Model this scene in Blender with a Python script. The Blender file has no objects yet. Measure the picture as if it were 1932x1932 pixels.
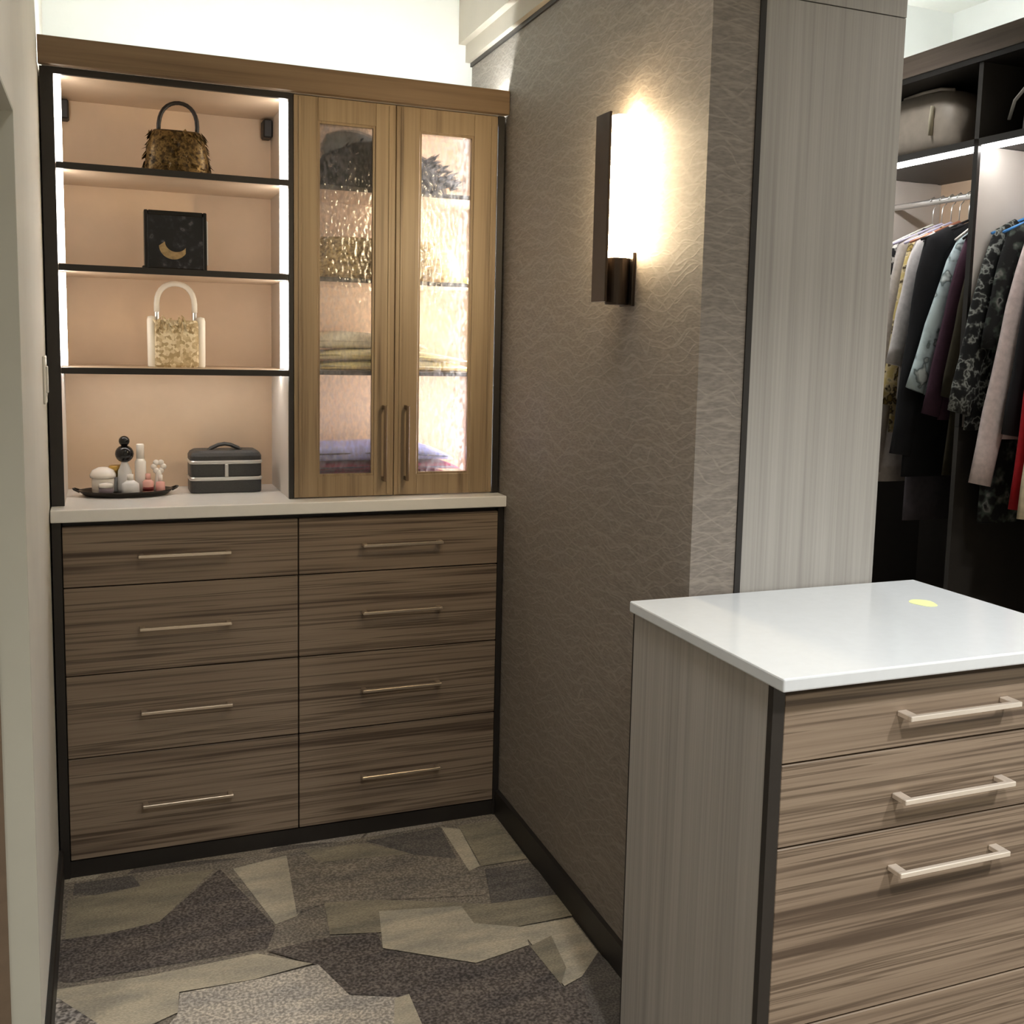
import bpy, bmesh, math, random
from mathutils import Vector, Matrix, noise as mnoise
random.seed(7)
PI = math.pi
scn = bpy.context.scene
COL = scn.collection

# ---------------------------------------------------------------- camera
F_PX, PU, PV = 2024.32, 1033.82, 884.11
fw = Vector((0.38196197, 0.91689886, -0.11576497)).normalized()
rt = Vector((0.92393914, -0.38170352, 0.02527618)).normalized()
up = Vector((0.0210122, 0.11661433, 0.99295498)).normalized()
cd = bpy.data.cameras.new('camera')
cam = bpy.data.objects.new('camera', cd)
COL.objects.link(cam)
m = Matrix((rt, up, -fw)).transposed().to_4x4()
m.translation = Vector((0.12094, -2.94044, 1.43))
cam.matrix_world = m
cd.sensor_fit = 'HORIZONTAL'
cd.sensor_width = 36.0
cd.lens = F_PX / 1932 * 36.0
cd.shift_x = (966 - PU) / 1932
cd.shift_y = (PV - 966) / 1932
cd.clip_start = 0.02
scn.camera = cam

# ---------------------------------------------------------------- world, lights, exposure
w = bpy.data.worlds.new('world'); scn.world = w
w.use_nodes = True
w.node_tree.nodes['Background'].inputs[0].default_value = (0.9, 0.95, 1.0, 1)
w.node_tree.nodes['Background'].inputs[1].default_value = 0.25
scn.view_settings.view_transform = 'Standard'
scn.view_settings.look = 'None'
scn.view_settings.gamma = 1.0
scn.view_settings.use_curve_mapping = False
scn.view_settings.exposure = 0.30
scn.cycles.use_denoising = True
scn.cycles.max_bounces = 8
scn.cycles.diffuse_bounces = 4
scn.cycles.transparent_max_bounces = 12

def ceiling_fill(name, x, y, z, power, size=0.22, col=(1.0, 0.95, 0.87), spread=170):
    ld = bpy.data.lights.new(name, 'AREA')
    ld.shape = 'DISK'; ld.size = size; ld.energy = power; ld.color = col; ld.spread = math.radians(spread)
    o = bpy.data.objects.new(name, ld); COL.objects.link(o); o.location = (x, y, z)
    return o
CEIL = 2.71
for lx, ly, lp in ((0.55, -1.35, 2.5), (0.75, -3.1, 24), (2.15, -1.75, 5), (2.05, -3.1, 33), (2.15, 0.0, 4), (-.8, -2.4, 6)):  # unseen ceiling lamps, added and placed to light the room
    ceiling_fill('recessed_downlight', lx, ly, CEIL - .01, lp, col=(1.0, .985, .955), spread=122)

# ---------------------------------------------------------------- materials
def new_mat(name):
    mt = bpy.data.materials.new(name); mt.use_nodes = True
    nt = mt.node_tree; nt.nodes.clear()
    out = nt.nodes.new('ShaderNodeOutputMaterial')
    return mt, nt, out
def N(nt, t, **kw):
    n = nt.nodes.new('ShaderNode' + t)
    for k, v in kw.items():
        if k.startswith('i_'):
            key = k[2:]; key = int(key) if key.isdigit() else key.replace('_', ' ')
            n.inputs[key].default_value = v
        else: setattr(n, k, v)
    return n
def L(nt, a, ai, b, bi): nt.links.new(a.outputs[ai], b.inputs[bi])
def c4(c): return (c[0], c[1], c[2], 1)
def srgb(r, g, b):
    f = lambda v: (v / 255 / 12.92) if v / 255 <= .04045 else ((v / 255 + .055) / 1.055) ** 2.4
    return (f(r), f(g), f(b))
def ramp(nt, stops):
    n = nt.nodes.new('ShaderNodeValToRGB'); e = n.color_ramp.elements
    while len(e) > 1: e.remove(e[0])
    e[0].position = stops[0][0]; e[0].color = c4(stops[0][1])
    for p, c in stops[1:]:
        x = e.new(p); x.color = c4(c)
    return n
MATS = {}
def plain(name, col, rough=.5, metal=0, var=.06, scale=40, bump=0, spec=.5, coat=0):
    """principled with a faint noise variation so nothing is perfectly flat"""
    mt, nt, out = new_mat(name)
    p = N(nt, 'BsdfPrincipled'); L(nt, p, 0, out, 0)
    tc = N(nt, 'TexCoord'); nz = N(nt, 'TexNoise', i_Scale=scale, i_Detail=4.0)
    L(nt, tc, 'Object', nz, 'Vector')
    r = ramp(nt, [(.3, tuple(v * (1 - var) for v in col)), (.7, tuple(min(1, v * (1 + var)) for v in col))])
    L(nt, nz, 0, r, 0); L(nt, r, 0, p, 'Base Color')
    p.inputs['Roughness'].default_value = rough; p.inputs['Metallic'].default_value = metal
    p.inputs['Specular IOR Level'].default_value = spec
    if coat: p.inputs['Coat Weight'].default_value = coat
    if bump:
        b = N(nt, 'Bump', i_Strength=bump, i_Distance=.002); L(nt, nz, 0, b, 'Height'); L(nt, b, 0, p, 'Normal')
    MATS[name] = mt
    return mt
def wood(name, stops, axis='x', stretch=1.1, freq=26, rough=.45, warp=.25, fine=.25):
    """grain runs along `axis`"""
    mt, nt, out = new_mat(name)
    p = N(nt, 'BsdfPrincipled', i_Roughness=rough); L(nt, p, 0, out, 0)
    tc = N(nt, 'TexCoord'); mp = N(nt, 'Mapping')
    sc = [freq, freq, freq]; sc['xyz'.index(axis)] = stretch
    mp.inputs['Scale'].default_value = sc
    L(nt, tc, 'Object', mp, 'Vector')
    n1 = N(nt, 'TexNoise', i_Scale=1.0, i_Detail=3.0, i_Distortion=warp); L(nt, mp, 0, n1, 'Vector')
    mp2 = N(nt, 'Mapping'); sc2 = [freq * 6] * 3; sc2['xyz'.index(axis)] = stretch * 3
    mp2.inputs['Scale'].default_value = sc2; L(nt, tc, 'Object', mp2, 'Vector')
    n2 = N(nt, 'TexNoise', i_Scale=1.0, i_Detail=2.0); L(nt, mp2, 0, n2, 'Vector')
    mx = N(nt, 'Mix', data_type='FLOAT'); mx.inputs[0].default_value = fine
    nt.links.new(n1.outputs[0], mx.inputs[2]); nt.links.new(n2.outputs[0], mx.inputs[3])
    r = ramp(nt, stops); nt.links.new(mx.outputs[0], r.inputs[0]); L(nt, r, 0, p, 'Base Color')
    b = N(nt, 'Bump', i_Strength=.06, i_Distance=.001); L(nt, n2, 0, b, 'Height'); L(nt, b, 0, p, 'Normal')
    MATS[name] = mt
    return mt
def emit(name, col, strength):
    mt, nt, out = new_mat(name)
    e = N(nt, 'Emission', i_Strength=strength); e.inputs[0].default_value = c4(col); L(nt, e, 0, out, 0)
    MATS[name] = mt
    return mt
def blotch(name, stops, scale=30, rough=.8, vor=False, detail=2.0, metal=0):
    mt, nt, out = new_mat(name)
    p = N(nt, 'BsdfPrincipled', i_Roughness=rough, i_Metallic=metal); L(nt, p, 0, out, 0)
    tc = N(nt, 'TexCoord')
    if vor:
        t = N(nt, 'TexVoronoi', i_Scale=scale); L(nt, tc, 'Object', t, 'Vector')
        s = N(nt, 'SeparateColor'); L(nt, t, 'Color', s, 0); src = s.outputs[0]
    else:
        t = N(nt, 'TexNoise', i_Scale=scale, i_Detail=detail); L(nt, tc, 'Object', t, 'Vector'); src = t.outputs[0]
    r = ramp(nt, stops); nt.links.new(src, r.inputs[0]); L(nt, r, 0, p, 'Base Color')
    MATS[name] = mt
    return mt

W_D = srgb(66, 53, 43); W_M = srgb(134, 117, 100); W_L = srgb(164, 148, 130)
wood('walnut_h', [(.28, W_D), (.39, srgb(90, 75, 62)), (.46, W_M), (.53, srgb(146, 129, 111)), (.57, srgb(94, 79, 65)), (.63, srgb(142, 125, 107)), (.74, W_L)], 'x', .55, 24, warp=.5, fine=.34)
wood('walnut_v', [(.30, srgb(100, 82, 62)), (.45, srgb(146, 125, 98)), (.60, srgb(162, 141, 112)), (.75, srgb(126, 106, 82))], 'z', 1.1, 34)
wood('cornice_wood', [(.30, srgb(92, 74, 54)), (.5, srgb(120, 98, 74)), (.75, srgb(132, 110, 86))], 'x', 1.3, 40)
wood('greige_v', [(.30, srgb(146, 142, 137)), (.5, srgb(164, 160, 154)), (.62, srgb(173, 169, 163)), (.75, srgb(155, 151, 146))], 'z', .5, 30, fine=.5)
wood('fascia_wood', [(.3, srgb(92, 80, 70)), (.6, srgb(122, 108, 96)), (.75, srgb(110, 96, 84))], 'y', 1.3, 40)
plain('black_laminate', srgb(38, 34, 31), .45)
plain('espresso', srgb(54, 50, 46), .5)
plain('wall_paint', srgb(230, 226, 216), .8, scale=8, var=.02)
plain('white_wall', srgb(226, 228, 224), .8, scale=8, var=.02)
plain('ceiling_paint', srgb(226, 226, 218), .85, scale=8, var=.02)
plain('moulding_paint', srgb(178, 170, 156), .6, scale=10, var=.03)
plain('brown_frame', srgb(120, 102, 84), .6)
plain('jamb_paint', srgb(196, 194, 180), .75, var=.02, scale=8)
plain('quartz_white', srgb(216, 221, 225), .12, var=.015, scale=60, spec=.5)
plain('quartz_bright', srgb(244, 243, 240), .2, var=.012, scale=60)
plain('tan_panel', srgb(210, 184, 156), .6, var=.03, scale=14)
plain('light_laminate', srgb(214, 206, 198), .5, var=.02, scale=14)
plain('shelf_tan', srgb(206, 184, 160), .5, var=.03, scale=14)
plain('bracket_black', srgb(30, 28, 27), .5)
plain('champagne_metal', srgb(214, 200, 182), .32, metal=.9, var=.03)
plain('bright_nickel', srgb(238, 228, 216), .28, metal=.55, var=.02)
plain('bronze_metal', srgb(70, 60, 52), .38, metal=.75, var=.05)
plain('bronze_handle', srgb(112, 92, 70), .4, metal=.4, var=.05)
plain('chrome', srgb(210, 208, 205), .3, metal=.85, var=.02)
plain('white_plastic', srgb(226, 223, 214), .5, var=.01)
emit('led_white', (1.0, .95, .88), 15.0)
emit('led_shelf', (1.0, .97, .93), 24.0)
emit('led_cabinet', (.98, .98, 1.0), 85.0)
emit('led_cool', (.93, 1.0, 1.0), 62.0)
emit('led_end', (.92, .98, 1.0), 220.0)
emit('led_cove', (.96, 1.0, .98), 75.0)
emit('led_closet', (1.0, .98, .96), 36.0)
emit('sconce_glow', (1.0, .78, .48), 78.0)

def wallpaper():
    mt, nt, out = new_mat('wallpaper')
    p = N(nt, 'BsdfPrincipled', i_Roughness=.62); L(nt, p, 0, out, 0)
    geo = N(nt, 'NewGeometry')
    col = None
    facs = []
    for i, (sc, dist, off, dsc) in enumerate(((7.5, 11.0, 0.0, .8), (6.2, 13.0, 7.3, .7), (8.6, 12.0, 3.1, .9))):
        mp = N(nt, 'Mapping'); mp.inputs['Scale'].default_value = (1.15, 1.15, 1.0)
        mp.inputs['Location'].default_value = (off, off * .7, off * .3); L(nt, geo, 'Position', mp, 'Vector')
        wv = N(nt, 'TexWave', wave_type='BANDS', bands_direction='Z', i_Scale=sc, i_Distortion=dist, i_Detail=1.2)
        wv.inputs['Detail Scale'].default_value = dsc
        L(nt, mp, 0, wv, 'Vector')
        r = ramp(nt, [(.95, (0, 0, 0)), (.998, (1, 1, 1))]); L(nt, wv, 1, r, 0); facs.append(r)
    mx = N(nt, 'Mix', data_type='RGBA', blend_type='LIGHTEN'); mx.inputs[0].default_value = 1
    nt.links.new(facs[0].outputs[0], mx.inputs[6]); nt.links.new(facs[1].outputs[0], mx.inputs[7])
    mx2 = N(nt, 'Mix', data_type='RGBA', blend_type='LIGHTEN'); mx2.inputs[0].default_value = 1
    nt.links.new(mx.outputs[2], mx2.inputs[6]); nt.links.new(facs[2].outputs[0], mx2.inputs[7])
    # fine woven ground
    mp = N(nt, 'Mapping'); mp.inputs['Scale'].default_value = (60, 60, 260); L(nt, geo, 'Position', mp, 'Vector')
    nz = N(nt, 'TexNoise', i_Scale=1.0, i_Detail=2.0); L(nt, mp, 0, nz, 'Vector')
    g = ramp(nt, [(.3, srgb(117, 109, 101)), (.7, srgb(140, 131, 122))]); L(nt, nz, 0, g, 0)
    mul = N(nt, 'Math', operation='MULTIPLY'); mul.inputs[1].default_value = .15
    nt.links.new(mx2.outputs[2], mul.inputs[0])
    fin = N(nt, 'Mix', data_type='RGBA'); nt.links.new(mul.outputs[0], fin.inputs[0])
    nt.links.new(g.outputs[0], fin.inputs[6]); fin.inputs[7].default_value = c4(srgb(196, 184, 168))
    nt.links.new(fin.outputs[2], p.inputs['Base Color'])
    b = N(nt, 'Bump', i_Strength=.15, i_Distance=.001); nt.links.new(mx2.outputs[2], b.inputs['Height']); L(nt, b, 0, p, 'Normal')
    MATS['wallpaper'] = mt
wallpaper()

def carpet(name, base, spread=.28, speck=160, streak=None):
    mt, nt, out = new_mat(name)
    p = N(nt, 'BsdfPrincipled', i_Roughness=.95); L(nt, p, 0, out, 0)
    p.inputs['Specular IOR Level'].default_value = .1
    geo = N(nt, 'NewGeometry')
    mp = N(nt, 'Mapping'); L(nt, geo, 'Position', mp, 'Vector')
    if streak: mp.inputs['Scale'].default_value = streak
    nz = N(nt, 'TexNoise', i_Scale=float(speck), i_Detail=1.0); L(nt, mp, 0, nz, 'Vector')
    n2 = N(nt, 'TexNoise', i_Scale=9.0, i_Detail=3.0); mp9 = N(nt, 'Mapping'); mp9.inputs['Scale'].default_value = (.6, 2.2, 1); L(nt, geo, 'Position', mp9, 'Vector'); L(nt, mp9, 0, n2, 'Vector')
    r = ramp(nt, [(.34, tuple(v * (1 - spread) for v in base)), (.5, base), (.66, tuple(min(1, v * (1 + spread * 1.5)) for v in base))])
    L(nt, nz, 0, r, 0)
    r2 = ramp(nt, [(.3, (.74, .75, .78)), (.7, (1.2, 1.17, 1.12))]); L(nt, n2, 0, r2, 0)
    mx = N(nt, 'Mix', data_type='RGBA', blend_type='MULTIPLY'); mx.inputs[0].default_value = 1
    nt.links.new(r.outputs[0], mx.inputs[6]); nt.links.new(r2.outputs[0], mx.inputs[7])
    nt.links.new(mx.outputs[2], p.inputs['Base Color'])
    b = N(nt, 'Bump', i_Strength=.5, i_Distance=.003); L(nt, nz, 0, b, 'Height'); L(nt, b, 0, p, 'Normal')
    MATS[name] = mt
def carpet_base():
    """shards of five yarn tones from stretched cells"""
    mt, nt, out = new_mat('carpet_shards')
    p = N(nt, 'BsdfPrincipled', i_Roughness=.95); L(nt, p, 0, out, 0)
    p.inputs['Specular IOR Level'].default_value = .1
    geo = N(nt, 'NewGeometry')
    mp = N(nt, 'Mapping'); mp.inputs['Scale'].default_value = (3.2, 6.2, 1); mp.inputs['Rotation'].default_value = (0, 0, .35)
    L(nt, geo, 'Position', mp, 'Vector')
    v = N(nt, 'TexVoronoi', distance='CHEBYCHEV', i_Scale=1.0); L(nt, mp, 0, v, 'Vector')
    s = N(nt, 'SeparateColor'); L(nt, v, 'Color', s, 0)
    r = ramp(nt, [(0, srgb(104, 97, 90)), (.28, srgb(138, 128, 114)), (.5, srgb(122, 114, 104)), (.68, srgb(168, 158, 140)), (.85, srgb(150, 142, 132))])
    r.color_ramp.interpolation = 'CONSTANT'; L(nt, s, 0, r, 0)
    nz = N(nt, 'TexNoise', i_Scale=170.0, i_Detail=1.0); L(nt, geo, 'Position', nz, 'Vector')
    r2 = ramp(nt, [(.34, (.72, .72, .72)), (.5, (1, 1, 1)), (.66, (1.35, 1.35, 1.35))]); L(nt, nz, 0, r2, 0)
    mx = N(nt, 'Mix', data_type='RGBA', blend_type='MULTIPLY'); mx.inputs[0].default_value = 1
    nt.links.new(r.outputs[0], mx.inputs[6]); nt.links.new(r2.outputs[0], mx.inputs[7])
    nt.links.new(mx.outputs[2], p.inputs['Base Color'])
    b = N(nt, 'Bump', i_Strength=.5, i_Distance=.003); L(nt, nz, 0, b, 'Height'); L(nt, b, 0, p, 'Normal')
    MATS['carpet_shards'] = mt
carpet_base()
carpet('carpet_dark', srgb(100, 93, 88), .42, 150)
carpet('carpet_slate', srgb(104, 99, 94), .25, 190)
carpet('carpet_mid', srgb(132, 124, 113), .30, 160)
carpet('carpet_light', srgb(182, 173, 154), .16, 150, (1, 4, 1))
carpet('carpet_pale', srgb(176, 168, 157), .32, 150)
carpet('carpet_olive', srgb(146, 138, 120), .18, 160, (1, 3, 1))
carpet('carpet_check', srgb(150, 143, 136), .6, 110)

def rain_glass():
    mt, nt, out = new_mat('rain_glass')
    tc = N(nt, 'TexCoord'); mp = N(nt, 'Mapping'); mp.inputs['Scale'].default_value = (1, 1, .5); L(nt, tc, 'Object', mp, 'Vector')
    nz = N(nt, 'TexVoronoi', i_Scale=110.0, feature='SMOOTH_F1'); L(nt, mp, 0, nz, 'Vector')
    n2 = N(nt, 'TexNoise', i_Scale=120.0, i_Detail=2.0); L(nt, mp, 0, n2, 'Vector')
    b = N(nt, 'Bump', i_Strength=.55, i_Distance=.003); L(nt, nz, 0, b, 'Height')
    tr = N(nt, 'BsdfTransparent'); tr.inputs[0].default_value = (.98, .985, .985, 1)
    rf = N(nt, 'BsdfRefraction', i_Roughness=.16, i_IOR=1.16); L(nt, b, 0, rf, 'Normal')
    gl = N(nt, 'BsdfGlossy', i_Roughness=.15); L(nt, b, 0, gl, 'Normal')
    tl = N(nt, 'BsdfTranslucent'); tl.inputs[0].default_value = (.95, .97, 1, 1); L(nt, b, 0, tl, 'Normal')
    m1 = N(nt, 'MixShader'); m1.inputs[0].default_value = .36; L(nt, tr, 0, m1, 1); L(nt, rf, 0, m1, 2)
    fr = ramp(nt, [(.40, (.02, .02, .02)), (.62, (.17, .17, .17))]); L(nt, n2, 0, fr, 0)
    m3 = N(nt, 'MixShader'); L(nt, fr, 0, m3, 0); L(nt, m1, 0, m3, 1); L(nt, tl, 0, m3, 2)
    m2 = N(nt, 'MixShader'); m2.inputs[0].default_value = .04; L(nt, m3, 0, m2, 1); L(nt, gl, 0, m2, 2)
    L(nt, m2, 0, out, 0)
    MATS['rain_glass'] = mt
rain_glass()

# ---------------------------------------------------------------- mesh helpers
class MB:
    def __init__(s): s.bm = bmesh.new()
    def box(s, a, b, bevel=0, seg=1):
        x0, y0, z0 = a; x1, y1, z1 = b
        vs = [s.bm.verts.new(v) for v in ((x0, y0, z0), (x1, y0, z0), (x1, y1, z0), (x0, y1, z0), (x0, y0, z1), (x1, y0, z1), (x1, y1, z1), (x0, y1, z1))]
        fs = [s.bm.faces.new([vs[i] for i in f]) for f in ((0, 3, 2, 1), (4, 5, 6, 7), (0, 1, 5, 4), (1, 2, 6, 5), (2, 3, 7, 6), (3, 0, 4, 7))]
        if bevel:
            es = {e for f in fs for e in f.edges}
            bmesh.ops.bevel(s.bm, geom=list(es), offset=bevel, segments=seg, affect='EDGES', profile=.5)
        return s
    def rings(s, rings, cap=True, closed=True):
        """loft equal-length vertex rings"""
        rv = [[s.bm.verts.new(p) for p in r] for r in rings]
        n = len(rv[0])
        for a, b in zip(rv, rv[1:]):
            for i in range(n if closed else n - 1):
                j = (i + 1) % n
                s.bm.faces.new((a[i], a[j], b[j], b[i]))
        if cap and closed:
            s.bm.faces.new(rv[0][::-1]); s.bm.faces.new(rv[-1])
        return s
    def lathe(s, prof, c=(0, 0, 0), n=20, ry=None, sx=1, sy=1):
        rs = []
        for r, z in prof:
            r = max(r, 1e-4)
            rs.append([(c[0] + r * sx * math.cos(2 * PI * k / n), c[1] + r * sy * math.sin(2 * PI * k / n), c[2] + z) for k in range(n)])
        return s.rings(rs)
    def tube(s, pts, r, n=8, flat=1.0):
        pts = [Vector(p) for p in pts]; rs = []
        for i, p in enumerate(pts):
            t = (pts[min(i + 1, len(pts) - 1)] - pts[max(i - 1, 0)]).normalized()
            ref = Vector((0, 1, 0)) if abs(t.y) < .9 else Vector((1, 0, 0))
            u = t.cross(ref).normalized(); v = t.cross(u)
            rr = r[i] if isinstance(r, (list, tuple)) else r
            rs.append([p + u * rr * math.cos(2 * PI * k / n) + v * rr * flat * math.sin(2 * PI * k / n) for k in range(n)])
        return s.rings(rs)
    def prism(s, poly, ax, a, b):
        """polygon in the two other axes, extruded along ax from a to b"""
        def P(u, v, w): return {'x': (w, u, v), 'y': (u, w, v), 'z': (u, v, w)}[ax]
        A = [s.bm.verts.new(P(u, v, a)) for u, v in poly]; B = [s.bm.verts.new(P(u, v, b)) for u, v in poly]
        n = len(poly)
        s.bm.faces.new(A); s.bm.faces.new(B[::-1])
        for i in range(n): s.bm.faces.new((A[i], B[i], B[(i + 1) % n], A[(i + 1) % n]))
        return s
    def build(s, name, mat, parent=None, smooth=False, sub=0):
        off = Vector((0, 0, 0)); q = parent
        while q is not None: off += q.location; q = q.parent
        bmesh.ops.recalc_face_normals(s.bm, faces=s.bm.faces[:])
        bmesh.ops.translate(s.bm, verts=s.bm.verts[:], vec=-off)
        me = bpy.data.meshes.new(name); s.bm.to_mesh(me); s.bm.free()
        me.materials.append(MATS[mat])
        if smooth:
            for p in me.polygons: p.use_smooth = True
        o = bpy.data.objects.new(name, me); COL.objects.link(o)
        if parent is not None: o.parent = parent
        if sub:
            md = o.modifiers.new('smooth', 'SUBSURF'); md.levels = sub; md.render_levels = sub
        return o
def B(a, b, bevel=0, seg=1): return MB().box(a, b, bevel, seg)
def tag(o, label, cat, group=None):
    o['label'] = label; o['category'] = cat
    if group: o['group'] = group
    return o
def thing(name, loc, label, cat, group=None):
    o = bpy.data.objects.new(name, None); COL.objects.link(o); o.location = loc
    return tag(o, label, cat, group)
def struct(name, mb, mat, label, cat='wall'):
    o = mb.build(name, mat); o['kind'] = 'structure'; o['label'] = label; o['category'] = cat
    return o

# ================================================================ SETTING
XL = -0.010                     # face of the left wall
XRW = 3.13                      # face of the far right wall
YB, YF = 0.40, -5.2             # back wall face, wall behind the viewer
def xw(y): return 1.186 + (y + 1.127) * 0.0213        # papered partition face (a degree or two off square)

floor = struct('floor', B((-1.5, YF, -.05), (XRW + .1, YB + .1, 0)), 'carpet_shards', 'grey and beige patchwork loop carpet', 'carpet')
shards = [  # flat shapes printed in the carpet, metres on the floor
    ('mid', [(-0.013, -0.018), (0.397, -0.033), (1.189, -0.012), (1.186, -0.911), (1.064, -1.156), (-0.036, -0.746)]),
    ('olive', [(0.013, -0.118), (0.232, -0.067), (0.373, -0.071), (0.208, -0.320), (0.101, -0.312), (0.011, -0.311)]),
    ('slate', [(0.026, -0.032), (0.167, -0.035), (0.185, -0.101), (0.077, -0.113), (0.024, -0.094)]),
    ('dark', [(0.386, -0.076), (0.483, -0.420), (0.452, -0.507), (0.212, -0.499), (0.025, -0.498), (-0.008, -0.473), (-0.001, -0.306), (0.107, -0.314), (0.221, -0.300)]),
    ('light', [(0.419, -0.088), (0.564, -0.060), (0.612, -0.277), (0.539, -0.389), (0.485, -0.408)]),
    ('mid', [(0.566, -0.050), (1.002, -0.077), (1.038, -0.308), (1.016, -0.451), (0.619, -0.350), (0.541, -0.376)]),
    ('olive', [(0.611, -0.043), (0.787, -0.061), (0.898, -0.168), (0.639, -0.128)]),
    ('slate', [(0.790, -0.048), (1.015, -0.034), (1.003, -0.238), (0.902, -0.179)]),
    ('light', [(1.018, -0.035), (1.067, -0.067), (1.049, -0.300), (1.013, -0.315)]),
    ('olive', [(1.069, -0.045), (1.185, -0.048), (1.187, -0.304), (1.053, -0.301)]),
    ('slate', [(1.056, -0.321), (1.185, -0.329), (1.200, -0.511), (1.009, -0.510)]),
    ('olive', [(0.614, -0.351), (0.742, -0.380), (1.003, -0.497), (1.194, -0.515), (1.199, -0.622), (1.042, -0.623), (0.940, -0.598), (0.708, -0.532), (0.599, -0.502)]),
    ('light', [(0.735, -0.438), (0.936, -0.484), (0.941, -0.573), (1.052, -0.632), (1.033, -0.709), (0.891, -0.736), (0.704, -0.603)]),
    ('light', [(1.037, -0.626), (1.177, -0.633), (1.175, -0.794), (1.122, -0.861), (1.047, -0.890)]),
    ('dark', [(0.450, -0.525), (0.569, -0.513), (0.708, -0.532), (0.703, -0.608), (0.891, -0.741), (1.034, -0.714), (1.042, -0.893), (1.118, -0.869), (1.126, -0.932), (1.036, -1.145), (0.687, -1.015), (0.688, -0.802), (0.593, -0.756), (0.548, -0.623)]),
    ('slate', [(1.175, -0.794), (1.186, -0.911), (1.064, -1.156), (1.026, -1.141), (1.092, -0.877)]),
    ('light', [(-0.006, -0.520), (0.188, -0.534), (0.425, -0.527), (0.538, -0.612), (0.406, -0.629), (0.248, -0.621), (0.240, -0.695), (0.170, -0.726), (0.084, -0.678), (-0.000, -0.548)]),
    ('pale', [(0.249, -0.626), (0.412, -0.631), (0.549, -0.620), (0.592, -0.760), (0.690, -0.804), (0.687, -1.015), (0.167, -0.822), (0.239, -0.701)]),
    ('light', [(0.681, -0.805), (0.714, -0.801), (0.712, -0.927), (0.667, -1.008), (0.628, -0.993)]),
    ('check', [(-0.006, -0.540), (0.090, -0.687), (0.128, -0.807), (-0.017, -0.753)]),
    ('olive', [(1.032, -0.718), (1.097, -0.693), (1.078, -0.828), (1.041, -0.884)]),
]
struct('ceiling', B((-1.5, YF, CEIL), (XRW + .1, YB + .1, CEIL + .05)), 'ceiling_paint', 'white painted ceiling above the closets', 'ceiling')
struct('wall_back', B((-1.5, YB, 0), (XRW + .1, YB + .1, CEIL)), 'white_wall', 'white back wall above the display cabinet', 'wall')
struct('wall_rear', B((-1.5, YF - .1, 0), (XRW + .1, YF, CEIL)), 'wall_paint', 'painted wall behind the viewer', 'wall')
struct('wall_far_right', B((XRW, YF, 0), (XRW + .1, YB + .1, CEIL)), 'white_wall', 'white wall behind the hanging closet', 'wall')
JY, HZ = -0.845, 1.805
wl = MB().box((XL - .13, JY, 0), (XL, YB, CEIL)).box((XL - .13, YF, HZ), (XL, JY, CEIL)).box((XL - .13, YF, 0), (XL, -3.7, HZ))
wl = struct('wall_left', wl, 'wall_paint', 'off-white painted wall left of the cabinets with a doorway', 'wall')
struct('wall_hall', B((-1.5, YF, 0), (-1.4, YB + .1, CEIL)), 'wall_paint', 'painted hall wall beyond the doorway', 'wall')
dr = struct('door_1', MB().box((XL - .13, JY - .012, 0), (XL - .050, JY + .0, HZ)).box((XL - .13, -3.7, HZ - .012), (XL - .050, JY, HZ)), 'brown_frame', 'brown frame lining the doorway at the far left', 'doorway')
struct('trim_1', MB().box((XL - .050, JY - .006, 0), (XL, JY, HZ)).box((XL - .050, -3.7, HZ - .006), (XL, JY, HZ)), 'jamb_paint', 'pale return of the doorway at the far left', 'trim')
struct('baseboard_left', B((XL, JY, 0), (XL + .012, -.002, .085), .003), 'black_laminate', 'dark baseboard along the left wall', 'baseboard')

# papered partition, its dark baseboard, crown boards
def slab_x(y0, y1, z0, z1, t0, t1):
    """slab following the partition face; t = offset towards the room (-x)"""
    mb = MB()
    vs = [mb.bm.verts.new(v) for v in ((xw(y0) - t0, y0, z0), (xw(y0) - t1, y0, z0), (xw(y1) - t1, y1, z0), (xw(y1) - t0, y1, z0),
                                       (xw(y0) - t0, y0, z1), (xw(y0) - t1, y0, z1), (xw(y1) - t1, y1, z1), (xw(y1) - t0, y1, z1))]
    for f in ((0, 3, 2, 1), (4, 5, 6, 7), (0, 1, 5, 4), (1, 2, 6, 5), (2, 3, 7, 6), (3, 0, 4, 7)): mb.bm.faces.new([vs[i] for i in f])
    return mb
YE = -1.127
pw = MB(); vs = [pw.bm.verts.new(v) for v in ((xw(YE), YE, 0), (1.288, YE, 0), (1.288, YB, 0), (xw(YB), YB, 0), (xw(YE), YE, CEIL), (1.288, YE, CEIL), (1.288, YB, CEIL), (xw(YB), YB, CEIL))]
for f in ((0, 3, 2, 1), (4, 5, 6, 7), (0, 1, 5, 4), (1, 2, 6, 5), (2, 3, 7, 6), (3, 0, 4, 7)): pw.bm.faces.new([vs[i] for i in f])
struct('wall_right', pw, 'wallpaper', 'taupe wallpapered partition with fine pale wavy lines', 'wall')
struct('baseboard_right', slab_x(YE, -.002, 0, .078, 0, .013), 'black_laminate', 'black baseboard under the wallpapered partition', 'baseboard')
struct('trim_2', slab_x(YE, YB, 2.300, 2.352, 0, .022), 'moulding_paint', 'lower board of the crown moulding on the partition', 'moulding')
struct('trim_3', slab_x(YE, YB, 2.352, 2.60, 0, .045), 'moulding_paint', 'upper board of the crown moulding on the partition', 'moulding')
struct('trim_4', slab_x(YE, YB, 2.288, 2.300, 0, .006), 'black_laminate', 'thin dark reveal under the crown moulding', 'moulding')

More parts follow.
